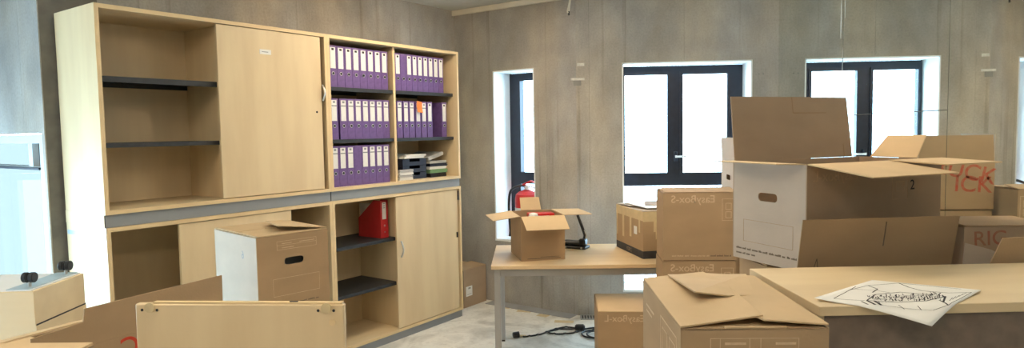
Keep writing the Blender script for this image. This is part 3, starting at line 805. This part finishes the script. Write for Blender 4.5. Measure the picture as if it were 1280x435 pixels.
mesh_obj('cord', tube(bmesh.new(), [Vector((x, y, .008)) - o_ + Vector((0, 0, .010 * (i > 42))) for i, (x, y) in enumerate(p.to_2d() for p in spline([(a, b, 0) for a, b in pts], 6))], .0065, 7), M['black'], cb)
bm = bmesh.new(); cyl(bm, (-.008, .004, .024), (-.052, -.012, .024), .024, .021, seg=14); mesh_obj('plug', bm, M['black'], cb)
bm = bmesh.new(); cyl(bm, (.0, .0045, .012), (.045, .018, .008), .010, .007, seg=10); mesh_obj('strain_relief', bm, M['tape'], cb)
mesh_obj('socket_block', bx(.43, .51, .165, .225, .001, .045, bev=.012), M['black'], cb)

# hanging wires
hw = thing('hanging_cable', 'pale wires hanging from the ceiling before the back wall', 'cable', (.09, 5.5, 0))
mesh_obj('wire', tube(bmesh.new(), spline([(.012, 0, H - .002), (.006, 0, 2.66), (-.012, 0, 2.58), (-.004, -.004, 2.565)], 6), .006, 8), M['trim'], hw)
mesh_obj('wire', tube(bmesh.new(), spline([(.024, 0, H - .002), (.012, 0, 2.66), (.0, 0, 2.575)], 6), .005, 8), M['trim'], hw)
mesh_obj('wire_end', tube(bmesh.new(), [(.0, 0, 2.577), (-.002, 0, 2.557), (.0, 0, 2.545)], .007, 8), M['black'], hw)

# ------------------------------------------------------------------ big open box and the cartons below it
yw9 = math.radians(9)
ux9 = Vector((math.cos(yw9), math.sin(yw9), 0)); uy9 = Vector((-math.sin(yw9), math.cos(yw9), 0))
c9 = Vector((.842, 2.395, 0)) + ux9 * .293 + uy9 * .235
c = carton('carton on the floor behind the sideboard, at the bottom of the stack', c9.x, c9.y, 0, yw9, .586, .47, .540, closed(.586, .47), group='cartons behind the sideboard')
lo = carton('carton under the big open box, its front flap standing up', c9.x, c9.y, .552, yw9, .586, .47, .497,
            {'left': [(-90, .23, {})], 'right': [(-90, .23, {})], 'back': [(-90, .23, {'dz': .0055})],
             'front': [(11, .226, {'m': 'card', 'w': .586, 'taper': 0.0, 'label': 'upright brown front flap with cut slits'})]})
fl = [o for o in lo[0].children if o.name.startswith('flap') and o.get('label')][0]
bm = bmesh.new()
for (x, z0, z1, w1) in ((.018, .12, .212, .0022),):
    box(bm, x - w1, x + w1, -.0008, .0001, z0, z1)
a = (-.225, .025); 
for sx in (-1, 1):
    vs2 = [bm.verts.new((a[0] + sx * .011 + q, -.0008, a[1])) for q in (-.0015, .0015)] + [bm.verts.new((a[0] + q, -.0008, a[1] + .055)) for q in (.0015, -.0015)]
    bm.faces.new(vs2)
bmesh.ops.transform(bm, matrix=Matrix.Rotation(math.radians(11), 4, 'X'), verts=bm.verts)
tag(mesh_obj('cut_slit', bm, M['print_dark'], fl), kind='stuff')

YB = math.radians(27); uxb = Vector((math.cos(YB), math.sin(YB), 0)); uyb = Vector((-math.sin(YB), math.cos(YB), 0))
FLb = Vector((.896, 2.45, 0)); BW, BD, BH = .73, .384, .398
cB = FLb + uxb * BW / 2 + uyb * BD / 2
big = carton('big open box with a tall raised back flap above the sideboard', cB.x, cB.y, 1.0605, YB, BW, BD, BH,
             {'front': [(97, .268, {'w': .43, 'u': -.148, 'taper': .002}), (92, .232, {'w': .31, 'u': .21, 'dz': .002, 'taper': .004})],
              'left': [(88, .13, {'taper': .015})], 'back': [(7, .272, {'w': .68, 'u': .02, 'taper': .006, 'm': 'card_grey'})], 'right': [(42, .125, {'taper': .02, 'w': .22, 'u': .02})]},
             body='card_grey', holes=('left',), faces={'left': 'card_pale', 'front': 'card_grey'})  # paler left face: the daylight on this end is in its colour
bf = [o for o in big[0].children if o.name.startswith('flap')]
bkf = [o for o in bf if o.data.materials[0] == M['card_grey']][0]; bkf['label'] = 'tall upright back flap'
bm = bmesh.new(); box(bm, -.20, -.002, .0041, .0047, .20, .203); box(bm, -.004, -.001, .0041, .0047, .20, .27); box(bm, -.29, -.287, .0041, .0047, 0, .06)
bmesh.ops.transform(bm, matrix=Matrix.Rotation(math.radians(7), 4, 'X'), verts=bm.verts); tag(mesh_obj('crease_line', bm, M['crease'], bkf), kind='stuff')
lettering(big, 'front', 'EasyBox-L', .055, -.22, BH - .045, M['print_faint'])
lettering(big, 'front', '2', .055, .195, BH - .098, M['ink'], False)
marks(big, 'front', outline(.08, .17, BH - .15, BH - .05, .002) + outline(.10, .15, BH - .12, BH - .08, .003), M['print_faint'])
marks(big, 'left', words(-.17, .17, .040, .008) + words(-.17, -.06, .020, .008), M['print_dark'], 'printed_line')
marks(big, 'left', outline(-.13, .13, .075, .165, .0016), M['print_faint'])

# small carton with red print at the right
rc = carton('carton with red print and pale torn flap beside the mirror', 1.618, 2.585, 0, 0.0, .33, .25, 1.228, closed(.33, .25), body='card_grey')
lettering(rc, 'front', 'RIG', .075, -.075, 1.185, M['red_faded'], False, .05)
bm = bmesh.new(); pts = [(-.185, 1.05), (-.020, 1.05), (-.050, 1.130), (-.085, 1.150), (-.175, 1.175)]
a = [bm.verts.new((p[0], -.150, p[1])) for p in pts]; b = [bm.verts.new((p[0], -.146, p[1])) for p in pts]
bm.faces.new(a); bm.faces.new(b[::-1])
for i in range(5): bm.faces.new((a[i], a[(i + 1) % 5], b[(i + 1) % 5], b[i]))
tag(mesh_obj('torn_flap', bm, M['card_pale'], rc[0]), 'pale torn flap')
cp = thing('cardboard_sheet', 'slanted cardboard sheet at the right edge behind the sideboard', 'cardboard', (1.425, 2.29, 0), math.radians(4))
pts = [(-.02, 0), (.305, 0), (.305, 1.222), (.055, 1.215), (-.02, 1.05)]
bm = bmesh.new(); a = [bm.verts.new((p[0], 0, p[1])) for p in pts]; b = [bm.verts.new((p[0], .005, p[1])) for p in pts]
bm.faces.new(a); bm.faces.new(b[::-1])
for i in range(5): bm.faces.new((a[i], a[(i + 1) % 5], b[(i + 1) % 5], b[i]))
mesh_obj('sheet', bm, M['card'], cp)

# ------------------------------------------------------------------ sideboard with drawing, near carton
YS = math.radians(5.4)
sb = thing('sideboard', 'maple topped sideboard with brown front holding the drawing', 'sideboard', (.660, 1.707, 0), YS)
mesh_obj('top_panel', bx(0, 1.08, 0, .47, 1.113, 1.138, bev=.0015), M['maple_h'], sb)
mesh_obj('front_panel', bx(.018, 1.062, .012, .028, .07, 1.1125), M['brown_panel'], sb)
for x in (.0, 1.062): mesh_obj('side_panel', bx(x + .001, x + .018, .012, .465, .07, 1.1125), M['maple'], sb)
mesh_obj('back_panel', bx(.018, 1.062, .45, .462, .07, 1.1125), M['brown_panel'], sb)
mesh_obj('plinth', bx(.01, 1.07, .03, .455, 0, .07), M['plinth'], sb)

# drawing sheet: grid surface draped over the front edge
P00, P10, P01 = Vector((.669, 1.767, 0)), Vector((.893, 1.628, 0)), Vector((.924, 2.001, 0))
sbi = Matrix.Rotation(-YS, 4, 'Z')
def pap(u, v, lift=0.0):
    p = P00 + (P10 - P00) * u + (P01 - P00) * v
    l = sbi @ (p - Vector((.660, 1.707, 0)))
    z = 1.1395
    over = max(0.0, -l.y - .002)
    z -= over * .22 + over * over * .6
    z += .010 * max(0, .35 - u) ** 2 * 8 * (1 - v) * .6 + .010 * max(0, v - .6) * u
    return Vector((p.x, p.y, z + lift))
dr = thing('drawing_sheet', 'white sheet with an ink sketch hanging over the sideboard edge', 'drawing', (.669, 1.767, 1.1395))
base = Vector((.669, 1.767, 1.1395))
bm = bmesh.new(); n = 20
g1 = [[bm.verts.new(pap(i / n, j / n) - base) for j in range(n + 1)] for i in range(n + 1)]
g2 = [[bm.verts.new(pap(i / n, j / n, .0008) - base) for j in range(n + 1)] for i in range(n + 1)]
for i in range(n):
    for j in range(n):
        bm.faces.new((g1[i][j], g1[i][j + 1], g1[i + 1][j + 1], g1[i + 1][j])); bm.faces.new((g2[i][j], g2[i + 1][j], g2[i + 1][j + 1], g2[i][j + 1]))
for i in range(n):
    for (a, b) in ((0, 0), (n, n)):
        bm.faces.new((g1[i][a], g1[i + 1][a], g2[i + 1][a], g2[i][a])); bm.faces.new((g1[a][i], g1[a][i + 1], g2[a][i + 1], g2[a][i]))
sh = mesh_obj('sheet', bm, M['paper'], dr)
for p in sh.data.polygons: p.use_smooth = True
bm = bmesh.new()
def stroke(pts, w=.0016):
    q = []
    for (a, b), (c_, d2) in zip(pts, pts[1:]):
        m_ = max(2, int(math.hypot(c_ - a, d2 - b) * 24))
        for k in range(m_): q.append((a + (c_ - a) * k / m_ + random.uniform(-.0015, .0015), b + (d2 - b) * k / m_ + random.uniform(-.0015, .0015)))
    q.append(pts[-1])
    pp = [pap(u, v, .0013) - base for u, v in q]
    prev = None
    for i, p in enumerate(pp):
        t_ = (pp[min(i + 1, len(pp) - 1)] - pp[max(0, i - 1)]); t_.z = 0; t_.normalize(); s_ = Vector((-t_.y, t_.x, 0)) * w / 2
        cur = (bm.verts.new(p + s_), bm.verts.new(p - s_))
        if prev: bm.faces.new((prev[0], cur[0], cur[1], prev[1]))
        prev = cur
# paper coordinates: the sketch is read along the photo's left-right direction, x = (u+v)/2 and y = (v-u)/2 + .5
def sk(pts, w=.0018):
    q = []
    for x, y in pts:
        x = .5 + (x - .52) * 1.22; y = .485 + (y - .55) * 1.45
        q.append((min(.965, max(.035, x - (y - .5))), min(.965, max(.035, x + (y - .5)))))
    stroke(q, w * 1.15)
sk([(.20, .55), (.33, .70), (.45, .78), (.62, .80)], .002); sk([(.20, .55), (.33, .50)], .002); sk([(.33, .70), (.34, .80)]); sk([(.34, .72), (.45, .68), (.50, .62)])
sk([(.62, .80), (.63, .70), (.66, .62), (.76, .55)], .003); sk([(.45, .78), (.47, .70), (.42, .64)], .003); sk([(.76, .55), (.88, .52)], .002); sk([(.62, .80), (.75, .70), (.85, .60)], .002)
sk([(.34, .50), (.42, .60), (.55, .62), (.66, .55), (.72, .50), (.60, .44), (.46, .44), (.34, .50)], .003)
for k in range(110):
    x = .37 + .0031 * k; y0 = .455 + random.uniform(-.015, .11); sk([(x, y0), (x + random.uniform(.004, .02), y0 + random.uniform(.015, .045))], random.choice((.0012, .0018, .0026)))
for k in range(30):
    x = .36 + .0105 * k; y = .46 + random.uniform(-.01, .10); sk([(x, y), (x + .04, y + random.uniform(-.015, .015))], .0012)
sk([(.34, .50), (.35, .42)], .006); sk([(.37, .49), (.375, .41)], .006); sk([(.31, .49), (.32, .43)], .004); sk([(.66, .44), (.67, .36)], .004); sk([(.72, .50), (.66, .40)], .004)
sk([(.36, .42), (.48, .36), (.58, .33), (.68, .36)], .0015); sk([(.45, .40), (.46, .36)]); sk([(.53, .38), (.53, .34)]); sk([(.68, .36), (.80, .46), (.88, .52)], .0015)
for k in range(5): sk([(.70 + .025 * k, .42 + .02 * k), (.74 + .025 * k, .47 + .015 * k)], .0012)
mesh_obj('ink_sketch', bm, M['ink'], dr)

# near carton in front of the sideboard, standing on others
nw, nd = .350, .525
yn = math.radians(2.5)
ncx, ncy = .447, 1.835
carton('carton on the floor in front of the sideboard', ncx, ncy, 0, yn, nw, nd, .345, closed(nw, nd), group='cartons stacked in front of the sideboard')
carton('carton in the middle of the stack in front of the sideboard', ncx, ncy, .356, yn, nw, nd, .345, closed(nw, nd), group='cartons stacked in front of the sideboard')
nc = carton('near carton with pale printed table and raised lid corner by the drawing', ncx, ncy, .712, yn, nw, nd, .410,
            {'front': [(-90, .18, {'dz': -.001, 'm': 'card_lite', 'w': nw - .012})], 'back': [(-89, .20, {'dz': -.001, 'm': 'card_lite', 'w': nw - .012})],
             'left': [(-84.5, .215, {'dz': .0045, 'm': 'card_lite', 'cut': [(-.2605, 0), (.2605, 0), (.235, .205), (-.12, .212), (-.26, .19)]})],
             'right': [(-86, .178, {'dz': .0085, 'm': 'card_lite', 'cut': [(-.26, 0), (.26, 0), (.255, .17), (-.2, .175), (-.255, .15)]})]})
bm = bmesh.new(); tp = [(-.098, .262, .4215), (-.093, -.065, .4470), (.000, -.055, .4330), (.09, .0, .4200), (.15, .262, .4200)]
a = [bm.verts.new(p) for p in tp]; b = [bm.verts.new((p[0], p[1], p[2] + .004)) for p in tp]
bm.faces.new(a); bm.faces.new(b)
for i in range(5): bm.faces.new((a[i], a[(i + 1) % 5], b[(i + 1) % 5], b[i]))
mesh_obj('flap', bm, M['card_lite'], nc[0])
r_ = []
for z in (.385, .360, .335, .31): r_.append((-.105, .105, z, z + .0016))
for x in (-.105, -.082, -.012, .014, .1035): r_.append((x, x + .0016, .30, .385))
marks(nc, 'front', r_, M['print'], 'printed_table')
marks(nc, 'front', [(-.07, -.02, .370, .376), (-.07, -.02, .345, .351), (.05, .098, .370, .376), (.075, .098, .345, .351), (-.07, -.03, .32, .326), (.06, .098, .32, .326)], M['print'], 'printed_line')
marks(nc, 'left', outline(.02, .22, .20, .375, .003) + outline(.04, .11, .26, .35, .004) + outline(.13, .20, .26, .35, .004) + [(-.2, -.08, .345, .351), (-.2, -.11, .328, .333)], M['print'])
mesh_obj('flap_tab', bx(-.07, .075, -nd / 2 - .0005, -nd / 2 + .006, .410, .4145), M['card_lite'], nc[0])

# ------------------------------------------------------------------ left group: white-lit carton, board, open box, pedestal
YL = math.radians(50); uxl = Vector((math.cos(YL), math.sin(YL), 0)); uyl = Vector((-math.sin(YL), math.cos(YL), 0))
cL = Vector((-1.398, 2.90, 0)) + uxl * .183 + uyl * .24
carton('carton on the floor before the cabinets, under the carton with the grip hole', cL.x, cL.y, 0, YL, .366, .48, .735, closed(.366, .48), group='cartons before the cabinets')
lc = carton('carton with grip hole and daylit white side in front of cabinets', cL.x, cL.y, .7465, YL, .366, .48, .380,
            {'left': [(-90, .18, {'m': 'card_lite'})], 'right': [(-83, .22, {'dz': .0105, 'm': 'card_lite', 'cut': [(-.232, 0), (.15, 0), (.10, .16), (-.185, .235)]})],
             'back': [(-90, .236, {'dz': .0055, 'm': 'card_lite'})], 'front': [(-90, .236, {'dz': .0055, 'm': 'card_lite'})]}, holes=('front',), faces={'left': 'card_pale'})  # left side lightened in colour to imitate daylight
mesh_obj('inner_wrap', bx(-.12, .12, -.165, -.155, .15, .36), M['cover'], lc[0])
r_ = outline(-.085, .12, .31, .352, .0016) + [(-.085, .12, .331, .3325), (-.06, -.01, .338, .341), (.03, .11, .338, .341), (-.06, .0, .318, .321)] + outline(-.11, .13, .09, .175, .0016)
marks(lc, 'front', r_, M['print'])
marks(lc, 'front', words(-.02, .13, .045, .007) + words(-.05, .06, .028, .007), M['print_dark'], 'printed_line')
marks(lc, 'left', words(.0, .17, .045, .007), M['print_dark'], 'printed_line')
lettering(lc, 'left', '6', .055, .09, .285, M['plinth'], True)

# leaning cabinet board
bd = thing('cabinet_board', 'loose maple cabinet board with fitting holes standing in the foreground', 'board', (-.778, 1.485, 0))
W2 = .260
bm = bx(-W2, W2, 0, .019, 0, 1.195, bev=.003); pb = mesh_obj('board', bm, M['maple'], bd, rot=(math.radians(-1.0), 0, 0))
mesh_obj('edge_band', bx(-W2 + .045, W2 - .004, .002, .017, 1.1951, 1.199), M['maple_edge'], pb)
for cx_ in (-.222, .218):
    bm = bmesh.new(); cyl(bm, (cx_, .001, 1.186), (cx_, -.0035, 1.186), .0125, seg=16); f_ = mesh_obj('cam_fitting', bm, M['tape'], pb)
    for dx in (-.020, .018):
        bm = bmesh.new(); cyl(bm, (cx_ + dx, .001, 1.180), (cx_ + dx, -.001, 1.180), .0035, seg=10); mesh_obj('screw_hole', bm, M['ink'], pb)
bm = bmesh.new(); cyl(bm, (.232, .001, 1.152), (.232, -.003, 1.152), .0075, seg=14); mesh_obj('plug_cap', bm, M['maple_edge'], pb)
mesh_obj('dowel_notch', bx(.125, .145, .006, .012, 1.199, 1.2005), M['ink'], pb)

# open box with standing flap and red letter
A_ = Vector((-1.511, 1.733, 0)); B_ = Vector((-1.2675, 2.341, 0))
lo_ = (B_ - A_).length; ang = math.atan2((B_ - A_).y, (B_ - A_).x)
out = Vector(((B_ - A_).y, -(B_ - A_).x, 0)).normalized()
cO = (A_ + B_) / 2 - out * .14
so = carton('plain carton under the open box with the red letter', cO.x, cO.y, 0, ang, lo_, .28, .455, closed(lo_, .28), group='cartons in the left foreground')
op = carton('open box with standing flap and red letter at lower left', cO.x, cO.y, .467, ang, lo_, .28, .495,
            {'front': [(1, .118, {'m': 'card', 'cut': [(-lo_ / 2, 0), (lo_ / 2, 0), (lo_ / 2, .118), (-lo_ / 2 + .151, .118), (-lo_ / 2 + .146, .078), (-lo_ / 2, .068)]})], 'back': [(100, .08, {})], 'left': [(-90, .14, {})], 'right': [(-85, .14, {})]}, body='card')
lettering(op, 'front', 'C', .095, -.116 + .0755, .450, M['red_strong'], True)
lettering(op, 'front', 'R', .095, -.040 + .0755, .450, M['red_strong'], True)

# front carton at the lower left corner
cq = carton('carton whose pale lid shows at the bottom left corner', -1.52, 1.495, 0, math.radians(3), .50, .34, 1.035, closed(.50, .34, 0, 'card_lite'), group='cartons in the left foreground')

# pedestal turned upside down with castors
YP = math.radians(7.3)
pd = thing('drawer_pedestal', 'wooden pedestal upside down with black castors at the left edge', 'pedestal', (-1.872, 2.173, .50), YP)
mesh_obj('body', bx(-.43, 0, .0, .30, 0, .56, bev=.002), M['maple_h'], pd)
mesh_obj('lower_shell', bx(-.43, .002, -.0005, .3005, 0, .434), M['maple_h'], pd)
mesh_obj('underside_panel', bx(-.425, -.012, .004, .296, .56, .5635), M['whiteboard'], pd)
mesh_obj('fixing_strip', bx(-.10, -.022, .006, .294, .5636, .5665), M['bluestrip'], pd)
mesh_obj('joint_gap', bx(-.30, .0015, .002, .298, .4342, .4395), M['ink'], pd)
for (x, y) in ((-.045, .05), (-.045, .26), (-.385, .05), (-.385, .26)):
    cst = mesh_obj('castor', cyl(bmesh.new(), (x, y, .5635), (x, y, .585), .006, seg=10), M['metal'], pd)
    for s in (-1, 1):
        bm = bmesh.new(); cyl(bm, (x + s * .004, y, .600), (x + s * .020, y, .600), .019, seg=18); bmesh.ops.bevel(bm, geom=list(bm.edges), offset=.002, segments=1, affect='EDGES')
        mesh_obj('wheel', bm, M['black'], cst)
    mesh_obj('castor_hood', bx(x - .0038, x + .0038, y - .017, y + .017, .583, .612, bev=.003), M['black'], cst)
carton('plain carton on the floor under the upside down pedestal', -2.09, 2.295, 0, YP, .46, .34, .488, closed(.46, .34), group='cartons in the left foreground')
